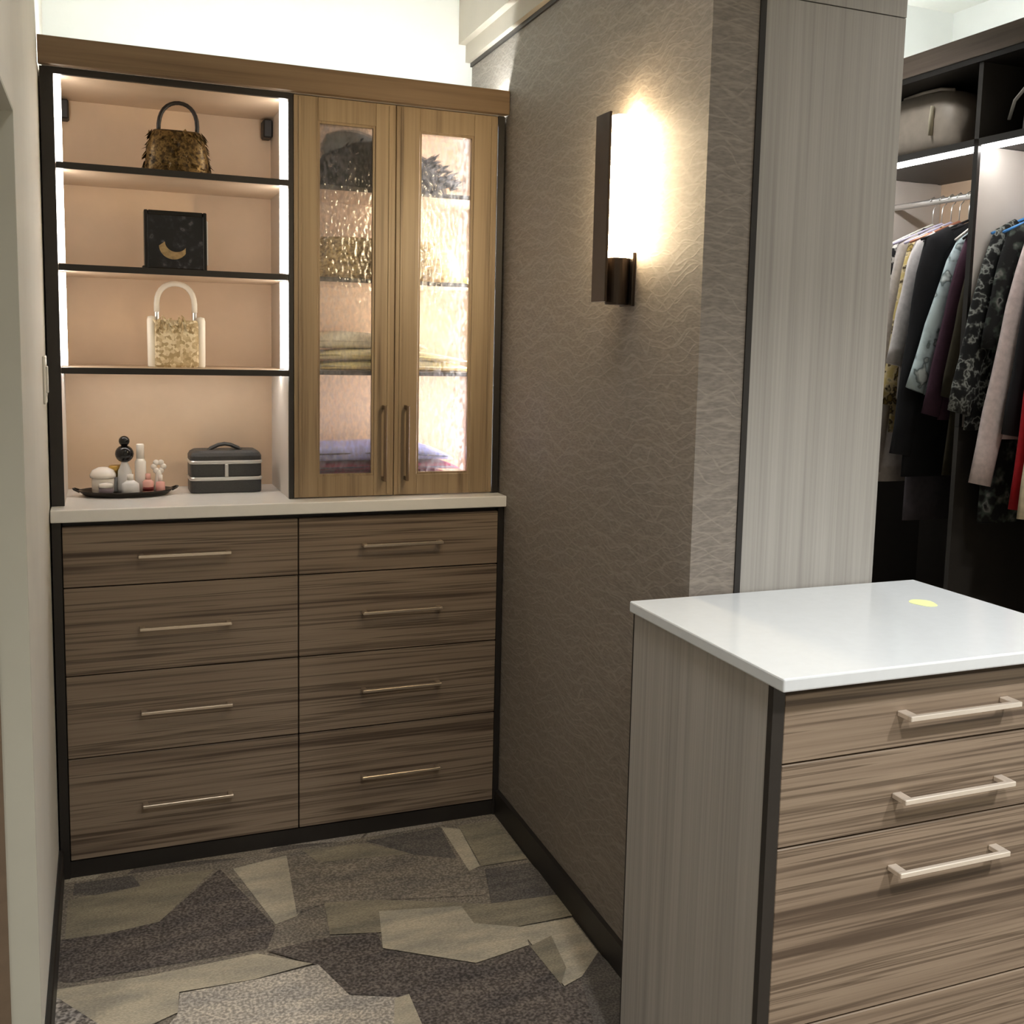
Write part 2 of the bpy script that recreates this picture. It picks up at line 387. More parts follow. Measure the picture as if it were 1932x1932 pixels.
# light switch on the left wall
sw = thing('light_switch', (XL, -.075, 1.26), 'white light switch plate on the left wall beside the shelves', 'switch')
B((XL, -.115, 1.255), (XL + .006, -.035, 1.37), .002).build('plate', 'white_plastic', sw)
B((XL + .006, -.092, 1.28), (XL + .010, -.058, 1.345), .0015).build('rocker', 'white_plastic', sw)

# ================================================================ DRAWER CHEST
def pull(name, cx, y, z, w, parent, mat, depth=.03, t=.008, pw=.014, th=.008):
    """flat bar pull: bar and two square posts in one piece"""
    return (MB().box((cx - w / 2, y - depth, z - t / 2), (cx + w / 2, y - depth + th, z + t / 2), .0012)
            .box((cx - w / 2, y - depth + .006, z - t / 2), (cx - w / 2 + pw, y, z + t / 2), .0012)
            .box((cx + w / 2 - pw, y - depth + .006, z - t / 2), (cx + w / 2, y, z + t / 2), .0012)).build(name, mat, parent)
ch = thing('drawer_chest', (.6, .2, 0), 'walnut-look eight-drawer chest with black edges under the white worktop', 'chest of drawers')
B((.019, .022, .046), (1.19, .39, .9505)).build('carcass', 'black_laminate', ch)
B((-.006, -.001, 0), (.0165, .39, .9505), .001).build('side_panel', 'black_laminate', ch)
B((1.1915, -.001, 0), (1.2075, .39, .9505), .001).build('side_panel', 'black_laminate', ch)
B((.0165, .004, 0), (1.1915, .39, .045)).build('toe_kick', 'black_laminate', ch)
ZS = [.938, .7785, .546, .3245, .0475]; HZs = [.856, .663, .437, .181]
for cx0, cx1 in ((.0185, .6075), (.611, 1.190)):
    for i in range(4):
        d = B((cx0, 0, ZS[i + 1] + .0017), (cx1, .02, ZS[i] - .0017), .0012).build('drawer', 'walnut_h', ch)
        pull('handle', (cx0 + cx1) / 2, 0, HZs[i], .232, d, 'champagne_metal')
tag(B((-.007, -.02, .951), (1.2092, .395, .9835), .003, 2).build('worktop', 'quartz_bright'), 'white stone worktop on the drawer chest, below the shelves', 'worktop')

# ================================================================ OPEN DISPLAY CABINET
YU = .05
SH = [1.848, 1.598, 1.339]; ST = .016
dc = thing('display_cabinet', (.3, .2, .984), 'open lit display cabinet with tan back, three shelves and black edges', 'cabinet')
Z0, ZT = .9838, 2.073
def panel(name, x0, x1, y0, y1, z0, z1, mat, par): return B((x0, y0, z0), (x1, y1, z1)).build(name, mat, par)
panel('side_panel', -.006, .0245, YU, YU + .012, Z0, ZT, 'black_laminate', dc)
panel('side_liner', -.006, .0245, YU + .012, .375, Z0, ZT, 'light_laminate', dc)
panel('side_panel', .5925, .6045, YU, YU + .012, Z0, ZT, 'black_laminate', dc)
panel('side_liner', .5925, .6045, YU + .012, .375, Z0, ZT, 'light_laminate', dc)
panel('back_panel', -.006, .6045, .375, .392, Z0, ZT, 'tan_panel', dc)
tp = panel('top_panel', .0245, .5925, YU + .012, .375, 2.058, ZT, 'shelf_tan', dc)
panel('edge_band', .0245, .5925, YU, YU + .012, 2.058, ZT, 'black_laminate', tp)
for z in SH:
    s = panel('shelf', .0255, .5915, YU + .01, .3745, z - ST, z, 'shelf_tan', dc)
    panel('edge_band', .0255, .5915, YU, YU + .01, z - ST, z, 'black_laminate', s)
for z0, z1 in ((SH[0], 2.058), (SH[1], SH[0] - ST), (SH[2], SH[1] - ST)):
    panel('light_strip', .0255, .0405, YU + .022, YU + .034, z0 + .004, z1 - .004, 'led_white', dc)
    panel('light_strip', .5745, .5895, YU + .022, YU + .034, z0 + .004, z1 - .004, 'led_white', dc)
panel('light_strip', .03, .587, YU + .14, YU + .15, SH[2] - ST - .004, SH[2] - ST - .0005, 'led_shelf', dc)
for x0, x1 in ((.026, .052), (.565, .591)):
    B((x0, .32, 2.0), (x1, .374, 2.052), .004).build('hanging_bracket', 'bracket_black', dc)

# ================================================================ GLASS-DOOR CABINET
gc = thing('glass_door_cabinet', (.9, .2, .984), 'wood cabinet with two textured glass doors beside the wallpapered partition', 'cabinet')
panel('side_panel', 1.1855, 1.2045, YU - .002, YU + .02, Z0, ZT, 'black_laminate', gc)
panel('side_liner', 1.1855, 1.2045, YU + .02, .375, Z0, ZT, 'light_laminate', gc)
panel('side_liner', .6055, .611, YU + .02, .375, Z0, ZT, 'light_laminate', gc)
panel('back_panel', .6055, 1.2045, .375, .392, Z0, ZT, 'tan_panel', gc)
panel('top_panel', .611, 1.1855, YU + .022, .375, 2.058, ZT, 'shelf_tan', gc)
panel('bottom_panel', .611, 1.1855, YU + .022, .375, Z0, .996, 'shelf_tan', gc)
for z in SH:
    s = panel('shelf', .612, 1.1845, YU + .04, .3745, z - .012, z, 'shelf_tan', gc)
    panel('edge_band', .612, 1.1845, YU + .035, YU + .04, z - .012, z, 'black_laminate', s)
for a, b in ((SH[0], 2.058), (SH[1], SH[0] - .012), (SH[2], SH[1] - .012), (.996, SH[2] - .012)):
    panel('light_strip', 1.168, 1.182, YU + .05, YU + .062, a + .004, b - .004, 'led_cabinet', gc)
for k, (x0, x1, i0, i1) in enumerate(((.6065, .8855, .671, .829), (.8875, 1.184, .9545, 1.114))):
    zb, zt, ib, it = .9865, 2.0715, 1.045, 2.010
    d = MB().box((x0, YU - .002, zb), (i0, YU + .02, zt), .0015).box((i1, YU - .002, zb), (x1, YU + .02, zt), .0015)
    d = d.build('door', 'walnut_v', gc)
    MB().box((i0, YU - .001, it), (i1, YU + .019, zt), .001).build('top_rail', 'walnut_h2' if 'walnut_h2' in MATS else 'walnut_v', d)
    MB().box((i0, YU - .001, zb), (i1, YU + .019, ib), .001).build('bottom_rail', 'walnut_v', d)
    bd = MB()
    for (a, b) in (((i0, ib), (i0 + .006, it)), ((i1 - .006, ib), (i1, it)), ((i0 + .006, it - .006), (i1 - .006, it)), ((i0 + .006, ib), (i1 - .006, ib + .006))):
        bd.box((a[0], YU + .003, a[1]), (b[0], YU + .016, b[1]))
    bd.build('bead', 'walnut_v', d)
    # two shallow ribs on the stiles
    rb = MB()
    for xa in ((x0 + .012, x0 + .020), (x1 - .020, x1 - .012)): rb.box((xa[0], YU - .005, zb + .004), (xa[1], YU - .002, zt - .004), .0008)
    rb.build('stile_rib', 'walnut_v', d)
    B((i0 + .004, YU + .009, ib + .004), (i1 - .004, YU + .013, it - .004)).build('glass_pane', 'rain_glass', d)
    hx = .855 if k == 0 else .920
    (MB().box((hx - .004, YU - .034, 1.03), (hx + .004, YU - .026, 1.245), .0012)
     .box((hx - .004, YU - .028, 1.03), (hx + .004, YU - .002, 1.042), .0012).box((hx - .004, YU - .028, 1.233), (hx + .004, YU - .002, 1.245), .0012)).build('handle', 'bronze_handle', d)

# cornice over both cabinets, with the uplight behind it
cn = thing('cornice', (.6, .05, 2.074), 'brown wooden cornice board running above both upper cabinets', 'cornice')
B((-.008, .02, 2.0745), (1.2085, .044, 2.1395), .001).build('board', 'cornice_wood', cn)
B((.0, .044, 2.0745), (1.205, .39, 2.082)).build('dust_cover', 'light_laminate', cn)
B((.01, .066, 2.083), (1.135, .080, 2.088)).build('light_strip', 'led_cool', cn)
B((1.137, .066, 2.083), (1.20, .080, 2.089)).build('end_light', 'led_end', cn)  # stronger glowing piece added to whiten the partition above the cornice

# ================================================================ TALL CABINET END (pillar)
tc_ = thing('tall_cabinet', (1.46, -.36, 0), 'tall pale grey wood-grain cabinet end behind the island', 'cabinet')
B((1.302, YE, 0), (1.6345, YE + .02, 2.0985), .001).build('end_panel', 'greige_v', tc_)
B((1.302, YE, 2.1005), (1.6345, YE + .02, CEIL)).build('upper_panel', 'greige_v', tc_)
B((1.2885, YE - .003, 0), (1.3015, YE + .05, CEIL)).build('edge_strip', 'black_laminate', tc_)
B((1.302, YE + .021, 0), (1.633, YB - .005, CEIL - .002)).build('carcass', 'espresso', tc_)

# ================================================================ ISLAND
isl = thing('island_cabinet', (1.4, -1.37, 0), 'island drawer cabinet with pale grey end panel, nearest the viewer', 'cabinet')
IX0, IX1, IY0, IY1, IZ = 1.064, 1.728, -1.600, -1.132, .9185
B((IX0, IY0 + .012, 0), (IX0 + .02, IY1, IZ), .0005).build('end_panel', 'greige_v', isl)
B((IX0 - .0008, IY0 - .002, 0), (IX0 + .0215, IY0 + .012, IZ), .0005).build('edge_band', 'black_laminate', isl)
B((IX0 - .0008, IY1, 0), (IX0 + .0215, IY1 + .003, IZ)).build('edge_band', 'black_laminate', isl)
B((IX1 - .02, IY0, 0), (IX1, IY1, IZ)).build('end_panel', 'greige_v', isl)
B((IX0 + .022, IY0 + .022, .06), (IX1 - .02, IY1, IZ - .001)).build('carcass', 'black_laminate', isl)
B((IX0 + .022, IY0 + .03, 0), (IX1 - .02, IY1, .06)).build('toe_kick', 'black_laminate', isl)
IZS = [.9, .786, .648, .335, .062]; IH = [.846, .706, .581, .19]
for i in range(4):
    d = B((IX0 + .023, IY0, IZS[i + 1] + .0017), (IX1 - .022, IY0 + .02, IZS[i] - .0017), .0012).build('drawer', 'walnut_h', isl)
    pull('handle', 1.425, IY0, IH[i], .236, d, 'bright_nickel', depth=.034, t=.009, pw=.018, th=.009)
tag(B((1.0525, -1.642, .919), (1.7425, -1.1305, .9405), .003, 2).build('island_worktop', 'quartz_white'), 'glossy white stone top on the island', 'worktop')
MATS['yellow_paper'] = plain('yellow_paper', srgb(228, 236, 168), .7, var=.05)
yp = MB(); yp.prism([(1.607 + .024 * math.cos(a) * (1 + .12 * math.sin(3 * a)), -1.315 + .030 * math.sin(a)) for a in [2 * PI * k / 20 for k in range(20)]], 'z', .9407, .9412)  # thin coloured patch standing in for a yellow reflection on the stone
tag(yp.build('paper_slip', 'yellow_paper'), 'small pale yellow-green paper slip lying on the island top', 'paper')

# ================================================================ WALL SCONCE
SY = -.804
sx = xw(SY)
sc_ = thing('wall_sconce', (sx, SY, 1.52), 'lit wall sconce with dark bronze plate and cup on the wallpaper', 'wall lamp')
B((sx - .008, SY - .03, 1.515), (sx, SY + .03, 1.63), .001).build('wall_mount', 'bronze_metal', sc_)
B((1.1165, SY - .036, 1.523), (1.1225, SY + .032, 1.918), .0008).build('front_plate', 'bronze_metal', sc_)
MB().lathe([(.0, 1.518), (.024, 1.518), (.026, 1.522), (.026, 1.618), (.0235, 1.618), (.0235, 1.602), (0, 1.602)], (1.162, SY, 0), 28).build('cup', 'bronze_metal', sc_, smooth=False)
MB().lathe([(.0, 1.603), (.0228, 1.603), (.0228, 1.912), (.021, 1.918), (0, 1.918)], (1.162, SY, 0), 24).build('glass_tube', 'sconce_glow', sc_)
B((1.1225, SY - .004, 1.53), (1.14, SY + .004, 1.542)).build('arm', 'bronze_metal', sc_)

# carpet figures
for k, (kind, poly) in enumerate(shards):
    mb = MB(); z = .0006 + .0003 * k
    f = mb.bm.faces.new([mb.bm.verts.new((x, y, z)) for x, y in poly])
    o = mb.build('carpet_figure', 'carpet_' + kind, floor)

# ================================================================ THINGS IN THE OPEN CABINET
def arch(cx, y, z0, w, h, n=16, lean=0.0, skew=0.0):
    """points of a handle arch from (cx-w/2,z0) over the top to (cx+w/2,z0)"""
    pts = []
    for i in range(n + 1):
        a = PI * i / n
        s = math.sin(a)
        pts.append((cx - w / 2 * math.cos(a) * (1 + .12 * s) + skew * s, y + lean * s, z0 + h * s ** .75))
    return pts
def rbox(mb, cx, cy, z0, rows, n=24, p=4.0):
    """stack of superellipse rings: rows = (half width, half depth, z)"""
    rs = []
    for hw, hd, z in rows:
        r = []
        for k in range(n):
            a = 2 * PI * k / n; c, s = math.cos(a), math.sin(a)
            r.append((cx + hw * math.copysign(abs(c) ** (2 / p), c), cy + hd * math.copysign(abs(s) ** (2 / p), s), z0 + z))
        rs.append(r)
    return mb.rings(rs)

# 1 gold ruffled handbag
blotch('gold_sequin', [(.25, srgb(34, 24, 10)), (.45, srgb(84, 64, 32)), (.58, srgb(132, 108, 64)), (.70, srgb(70, 52, 26))], 90, .4, metal=.45)
plain('black_leather', srgb(26, 22, 21), .4)
hb = thing('handbag', (.320, .20, SH[0]), 'bronze-gold ruffled handbag with thin black arch handle on the top shelf', 'handbag')
rbox(MB(), .320, .20, SH[0] + .0005, [(.078, .045, 0), (.084, .05, .02), (.078, .048, .07), (.066, .04, .115), (.060, .032, .122)], p=3).build('body', 'gold_sequin', hb, smooth=True)
mb = MB(); rnd = random.Random(3)
for i in range(250):
    a = rnd.uniform(0, 2 * PI); t = rnd.uniform(.02, 1.0); z = SH[0] + .006 + t * .112
    hw = .085 - .02 * t; hd = .05 - .012 * t
    n = Vector((math.cos(a), math.sin(a), 0)); p = Vector((.320 + hw * n.x, .20 + hd * n.y, z))
    if z < SH[0] + .012: z = SH[0] + .014
    up_ = Vector((rnd.uniform(-.6, .6), rnd.uniform(-.3, .3), 1)).normalized(); sd = n.cross(up_).normalized()
    L_, W_ = rnd.uniform(.011, .019), rnd.uniform(.007, .012)
    tip = p + n * rnd.uniform(.007, .016) + up_ * -L_ * .8
    if tip.z < SH[0] + .002: tip.z = SH[0] + .002
    q = [p + up_ * L_ * .6, p + sd * W_ + n * .006, tip, p - sd * W_ + n * .006]
    vs = [mb.bm.verts.new(v) for v in q] + [mb.bm.verts.new(p + n * .001)]
    mb.bm.faces.new(vs[:4])
    for j in range(4): mb.bm.faces.new((vs[j], vs[4], vs[(j + 1) % 4]))
o = mb.build('ruffles', 'gold_sequin', hb); o['kind'] = 'stuff'
MB().tube(arch(.323, .20, SH[0] + .115, .098, .084, skew=.004), .0055, 8).build('handle', 'black_leather', hb, smooth=True)

# 2 black square box bag
blotch('night_print', [(.5, srgb(14, 14, 17)), (.62, srgb(34, 34, 40)), (.70, srgb(76, 74, 78)), (.76, srgb(20, 19, 20))], 48, .3)
plain('dull_gold', srgb(150, 128, 92), .4, metal=.3, var=.25, scale=90)
plain('glossy_black', srgb(16, 15, 16), .16)
bb = thing('box_bag', (.312, .20, SH[1]), 'square black box bag with a dull gold crescent on the middle shelf', 'handbag')
B((.234, .172, SH[1] + .0005), (.390, .232, SH[1] + .158), .004, 2).build('body', 'night_print', bb)
mb = MB()
for (a, b) in (((.232, SH[1] + .001), (.242, SH[1] + .16)), ((.382, SH[1] + .001), (.392, SH[1] + .16)), ((.242, SH[1] + .148), (.382, SH[1] + .16)), ((.242, SH[1] + .001), (.382, SH[1] + .009))):
    mb.box((a[0], .168, a[1]), (b[0], .236, b[1]), .002)
mb.build('frame', 'glossy_black', bb)
cr = []
for i in range(15):
    a = PI + .02 + (PI - .6) * i / 14; cr.append((.306 + .037 * math.cos(a), SH[1] + .068 + .036 * math.sin(a)))
for i in range(15):
    a = 2 * PI - .58 - (PI - .6) * i / 14; cr.append((.313 + .029 * math.cos(a), SH[1] + .079 + .027 * math.sin(a)))
MB().prism(cr, 'y', .1705, .1719).build('crescent', 'dull_gold', bb)
B((.3905, .18, SH[1] + .02), (.396, .224, SH[1] + .14), .002).build('side_clasp', 'chrome', bb)
B((.226, .166, SH[1] + .0005), (.234, .2, SH[1] + .012), .002).build('foot', 'glossy_black', bb)

# 3 cream pearl bag
blotch('pearl_beads', [(.2, srgb(178, 156, 116)), (.5, srgb(206, 186, 146)), (.8, srgb(232, 218, 186))], 130, .35, vor=True)
plain('cream_resin', srgb(250, 244, 232), .25, var=.01)
pb = thing('handbag', (.311, .20, SH[2]), 'cream beaded handbag with rounded white arch handle on the lowest shelf', 'handbag')
rbox(MB(), .311, .20, SH[2] + .0005, [(.056, .034, 0), (.06, .037, .006), (.060, .037, .118), (.056, .034, .128)], p=5).build('body', 'pearl_beads', pb, smooth=False)
for sx_ in (-1, 1):
    MB().lathe([(0, 0), (.010, 0), (.0115, .004), (.0125, .126), (.010, .136), (0, .139)], (.311 + sx_ * .0635, .182, SH[2] + .0005), 14).build('edge_column', 'cream_resin', pb, smooth=True)
MB().tube(arch(.311, .20, SH[2] + .150, .098, .078), .0075, 10).build('handle', 'cream_resin', pb, smooth=True)
for sx_ in (-1, 1): MB().lathe([(0, .125), (.006, .125), (.006, .152), (0, .156)], (.311 + sx_ * .049, .20, SH[2]), 10).build('handle_mount', 'chrome', pb)
mb = MB(); rnd = random.Random(9)
for i in range(26):
    x = .311 + rnd.uniform(-.055, .055); b = SH[2] + rnd.uniform(.09, .124); a = rnd.uniform(-.9, .9); l = rnd.uniform(.014, .028)
    mb.tube([(x, .168, b), (x + math.sin(a) * l * .6, .160, b + math.cos(a) * l * .6), (x + math.sin(a) * l, .163, b + math.cos(a) * l)], [.003, .0035, .001], 6)
o = mb.build('bow_petals', 'pearl_beads', pb); o['kind'] = 'stuff'

# ================================================================ ON THE WORKTOP
ZC = .9838
plain('tray_metal', srgb(52, 47, 42), .35, metal=.6)
plain('white_gloss', srgb(240, 234, 226), .2, var=.02)
plain('pink_gloss', srgb(226, 170, 160), .25, var=.06)
plain('deep_red', srgb(120, 34, 34), .3, var=.1)
plain('gold_metal', srgb(206, 172, 96), .3, metal=.8)
plain('violet_grey', srgb(120, 108, 118), .4)
plain('frosted', srgb(222, 222, 222), .3, var=.03)
tr = thing('tray', (.176, .225, ZC), 'dark oval metal tray holding perfumes on the white worktop', 'tray')
MB().lathe([(0, .0005), (.105, .0005), (.121, .013), (.123, .016), (.118, .016), (.103, .005), (0, .005)], (.176, .225, ZC), 36, sy=.62).build('dish', 'tray_metal', tr, smooth=True)
for sx_ in (-1, 1):
    cxx = .176 + sx_ * .123
    MB().tube([(cxx - sx_ * .004, .205, ZC + .014), (cxx + sx_ * .009, .212, ZC + .02), (cxx + sx_ * .012, .225, ZC + .021), (cxx + sx_ * .009, .238, ZC + .02), (cxx - sx_ * .004, .245, ZC + .014)], .0028, 6).build('handle', 'tray_metal', tr, smooth=True)
ZTY = ZC + .0055
def item(name, label, cat, x, y, parts, group='perfumes and jars on the tray', sy=1):
    t = thing(name, (x, y, ZTY), label, cat, group)
    for pn, mat, prof in parts:
        MB().lathe(prof, (x, y, ZTY), 18, sy=sy).build(pn, mat, t, smooth=True)
    return t
item('perfume_bottle', 'tallest perfume bottle with two black ball stoppers on the tray', 'perfume', .173, .235,
     [('flask', 'frosted', [(0, 0), (.018, 0), (.020, .01), (.018, .06), (.009, .082), (.008, .088), (0, .088)]),
      ('large_ball', 'glossy_black', [(0, .084)] + [(.0245 * math.sin(PI * k / 10), .108 - .0245 * math.cos(PI * k / 10)) for k in range(1, 10)] + [(0, .1325)]),
      ('small_ball', 'glossy_black', [(0, .130)] + [(.0145 * math.sin(PI * k / 8), .1435 - .0145 * math.cos(PI * k / 8)) for k in range(1, 8)] + [(0, .158)])])
item('perfume_bottle', 'slim white bottle standing right of the black ball stopper', 'perfume', .214, .238,
     [('flask', 'white_gloss', [(0, 0), (.014, 0), (.015, .004), (.015, .085), (.010, .094), (0, .094)]), ('cap', 'white_gloss', [(0, .094), (.0105, .094), (.0105, .132), (.009, .135), (0, .135)])])
item('cream_jar', 'wide cream jar with a domed lid at the left of the tray', 'jar', .117, .232,
     [('jar', 'white_gloss', [(0, 0), (.026, 0), (.029, .006), (.029, .04), (.026, .044), (0, .044)]), ('lid', 'white_gloss', [(0, .044), (.033, .044), (.034, .052), (.028, .064), (.012, .072), (0, .073)])])
item('pot', 'small violet-grey pot at the front left of the tray', 'jar', .124, .188,
     [('pot', 'violet_grey', [(0, 0), (.016, 0), (.0185, .004), (.0185, .022), (0, .022)]), ('lid', 'white_gloss', [(0, .022), (.0195, .022), (.018, .032), (0, .035)])])
item('gold_flask', 'small gold-topped flask behind the cream jar', 'perfume', .150, .258,
     [('flask', 'frosted', [(0, 0), (.014, 0), (.015, .005), (.015, .042), (0, .042)]), ('cap', 'gold_metal', [(0, .042), (.009, .042), (.019, .07), (.017, .074), (0, .07)])])
item('glass_flask', 'clear squat perfume flask at the front centre of the tray', 'perfume', .186, .190,
     [('flask', 'frosted', [(0, 0), (.022, 0), (.024, .005), (.022, .03), (.009, .04), (0, .04)]), ('cap', 'white_gloss', [(0, .04), (.0085, .04), (.0085, .056), (0, .057)])])
item('pink_flask', 'small pink bottle with a dark red cap at the right of the tray', 'perfume', .232, .196,
     [('flask', 'pink_gloss', [(0, 0), (.013, 0), (.0145, .004), (.0145, .034), (.008, .04), (0, .04)]), ('cap', 'pink_gloss', [(0, .04), (.007, .04), (.007, .056), (0, .057)]), ('band', 'deep_red', [(0, .009), (.0149, .009), (.0149, .02), (0, .02)])])
item('pink_flask', 'second pink bottle, just right of the red-banded one', 'perfume', .2645, .212,
     [('flask', 'pink_gloss', [(0, 0), (.012, 0), (.013, .004), (.012, .03), (0, .033)]), ('cap', 'white_gloss', [(0, .033), (.006, .033), (.006, .05), (0, .051)])])
fl = thing('flower_stopper_bottle', (.262, .25, ZTY), 'white bottle with a flower-shaped stopper at the tray right end', 'perfume', 'perfumes and jars on the tray')
MB().lathe([(0, 0), (.012, 0), (.013, .004), (.008, .05), (.005, .06), (0, .06)], (.262, .25, ZTY), 16).build('flask', 'white_gloss', fl, smooth=True)
mb = MB()
for k in range(6):
    a = 2 * PI * k / 6
    c = Vector((.262 + .013 * math.cos(a), .25, ZTY + .069 + .013 * math.sin(a)))
    mb.lathe([(.0085 * math.sin(PI * q / 6), -.0085 * math.cos(PI * q / 6)) for q in range(7)], c, 8, sy=.5)
o = mb.build('flower', 'white_gloss', fl, smooth=True); o['kind'] = 'stuff'

# jewellery box
plain('charcoal_leather', srgb(58, 58, 58), .5, bump=.3, scale=220, var=.12)
jb = thing('jewellery_box', (.442, .262, ZC), 'charcoal three-tier jewellery box with silver bands and a lid handle', 'jewellery box')
def tier(nm, z0, z1, s=1.0, top=0):
    rows = [(.097 * s, .054 * s, z0), (.099 * s, .056 * s, z0 + .003), (.099 * s, .056 * s, z1 - .003), (.097 * s, .054 * s, z1)]
    if top: rows = [(.099, .056, z0), (.099, .056, z0 + .012), (.094, .051, z1 - .006), (.084, .042, z1)]
    return rbox(MB(), .442, .262, ZC, rows, 32, 8).build(nm, 'charcoal_leather', jb)
tier('bottom_tier', .0005, .036); tier('middle_tier', .046, .083); tier('lid', .093, .120, top=1)
for z in (.036, .083): rbox(MB(), .442, .262, ZC, [(.0995, .0565, z), (.1015, .0585, z + .003), (.1015, .0585, z + .007), (.0995, .0565, z + .010)], 32, 8).build('silver_band', 'chrome', jb)
B((.437, .2025, ZC + .046), (.447, .2065, ZC + .083), .001).build('clasp', 'chrome', jb)
MB().tube([(.392, .258, ZC + .113), (.405, .258, ZC + .124), (.425, .258, ZC + .133), (.442, .258, ZC + .136), (.459, .258, ZC + .133), (.479, .258, ZC + .124), (.492, .258, ZC + .113)], .0055, 8, flat=1.9).build('handle', 'charcoal_leather', jb, smooth=True)

# ================================================================ THINGS BEHIND THE GLASS
plain('black_fur', srgb(15, 15, 17), .9, var=.4, scale=120)
plain('grey_felt', srgb(120, 124, 126), .8, var=.2)
ht = thing('feather_hat', (.90, .205, SH[0]), 'black feathered hat behind the glass on the top shelf', 'hat')
rbox(MB(), .875, .205, SH[0] + .0005, [(.19, .085, 0), (.205, .09, .012), (.195, .088, .05), (.16, .08, .10), (.09, .06, .135), (.03, .02, .145)], 28, 2.2).build('crown', 'black_fur', ht, smooth=True)
mb = MB(); rnd = random.Random(5)
for i in range(240):
    a = rnd.uniform(-.9, 1.2); t = rnd.random()
    x = .74 + .34 * t; zt = SH[0] + .012 + .125 * max(0, 1 - ((x - .875) / .21) ** 2) ** .5 * rnd.uniform(.2, 1)
    y = .205 - .08 * (1 - ((zt - SH[0]) / .15)) * rnd.uniform(.6, 1)
    d = Vector(((x - .86) * 3 + rnd.uniform(-.3, .5), -.4 + rnd.uniform(-.3, .3), rnd.uniform(-.1, .7))).normalized(); l = rnd.uniform(.02, .045)
    p = Vector((x, y, zt)); e = p + d * l
    e.y = max(e.y, .118); e.x = min(max(e.x, .65), 1.14); e.z = max(e.z, SH[0] + .003)
    mb.tube([p, (p + e) / 2 + Vector((0, 0, .004)), e], [.004, .005, .0008], 5)
o = mb.build('feathers', 'black_fur', ht); o['kind'] = 'stuff'
MB().lathe([(0, .10), (.055, .10), (.06, .115), (.05, .16), (.02, .175), (0, .176)], (.80, .225, SH[0]), 20, sx=1.5).build('felt_top', 'grey_felt', ht, smooth=True)

blotch('gold_boucle', [(.3, srgb(96, 76, 42)), (.45, srgb(158, 134, 88)), (.6, srgb(206, 184, 136)), (.75, srgb(120, 98, 58))], 110, .7)
gb = thing('sequin_clutch', (.90, .20, SH[1]), 'gold-brown boucle clutch behind the glass on the middle shelf', 'handbag')
rbox(MB(), .885, .20, SH[1] + .0005, [(.225, .075, 0), (.235, .082, .02), (.225, .078, .07), (.19, .05, .112), (.18, .03, .118)], 30, 4).build('body', 'gold_boucle', gb, smooth=True)
rbox(MB(), .87, .16, SH[1] + .045, [(.17, .042, 0), (.178, .046, .012), (.165, .040, .062), (.15, .03, .072)], 30, 4).build('flap', 'gold_boucle', gb, smooth=True)
MB().lathe([(0, 0), (.012, 0), (.013, .005), (.011, .02), (0, .022)], (1.137, .17, SH[1] + .0005), 12).build('tassel_bead', 'gold_metal', gb, smooth=True)

def folded(name, cx, cy, z, hw, hd, h, mat, label, cat, group, tilt=0, droop=.0, seed=0, lid=None):
    rnd = random.Random(seed); rs = []
    t = thing(name, (cx, cy, z), label, cat, group)
    nx = 22
    mb = MB(); rs = []
    for i in range(nx + 1):
        u = -1 + 2 * i / nx; x = cx + hw * u
        e = (1 - abs(u) ** 8)
        top = h * (1 - droop * max(0, u) ** 2 - tilt * (u + 1) / 2) + .004 * math.sin(3 * u + seed)
        top = max(top, .008)
        r = []
        for k in range(16):
            a = 2 * PI * k / 16; c, s = math.cos(a), math.sin(a)
            yy = cy + hd * (.94 + .06 * e) * math.copysign(abs(c) ** .4, c)
            zz = z + .0004 + top * (.5 + .5 * math.copysign(abs(s) ** .55, s)) * (.35 + .65 * e) + (.0)
            r.append((x, yy + .003 * math.sin(9 * u + seed + k), zz))
        rs.append(r)
    mb.rings(rs).build('cloth', mat, t, smooth=True)
    fr = MB(); fr.tube([(cx - hw * .96, cy - hd * .99, z + h * .45), (cx, cy - hd * 1.0, z + h * .5 * (1 - tilt * .5)), (cx + hw * .93, cy - hd * .99, z + h * (1 - tilt - droop * .8) * .45)], .0022, 6)
    fr.build('fold_edge', lid or mat, t, smooth=True)
    return t
plain('cream_wool', srgb(230, 220, 178), .9, bump=.3, scale=160, var=.08)
plain('butter_cotton', srgb(220, 208, 152), .9, bump=.3, scale=160, var=.08)
plain('ivory_cotton', srgb(240, 234, 214), .9, bump=.3, scale=160, var=.05)
plain('periwinkle', srgb(160, 168, 226), .9, bump=.2, scale=160, var=.06)
plain('maroon_knit', srgb(112, 34, 58), .9, bump=.3, scale=180, var=.15)
plain('navy_knit', srgb(44, 46, 66), .9, bump=.3, scale=180, var=.15)
plain('rose_knit', srgb(176, 84, 108), .9, bump=.3, scale=180, var=.15)
g3 = 'folded throws behind the glass, lower middle shelf'
folded('folded_throw', .905, .21, SH[2] + .0, .235, .10, .028, 'butter_cotton', 'bottom folded butter-yellow throw of the pile behind the glass', 'throw', g3, seed=1, lid='cream_wool')
folded('folded_throw', .900, .21, SH[2] + .0295, .225, .10, .030, 'cream_wool', 'middle folded cream throw of the pile behind the glass', 'throw', g3, droop=.5, seed=2, lid='butter_cotton')
folded('folded_throw', .840, .215, SH[2] + .062, .165, .095, .046, 'ivory_cotton', 'top ivory throw of the pile behind the glass', 'throw', g3, droop=.55, seed=3)
g4 = 'folded knits at the bottom of the glass cabinet'
folded('folded_knit', .895, .21, .9965, .235, .10, .050, 'rose_knit', 'rose-pink folded knit at the very bottom behind the glass', 'clothes', g4, droop=.3, seed=4)
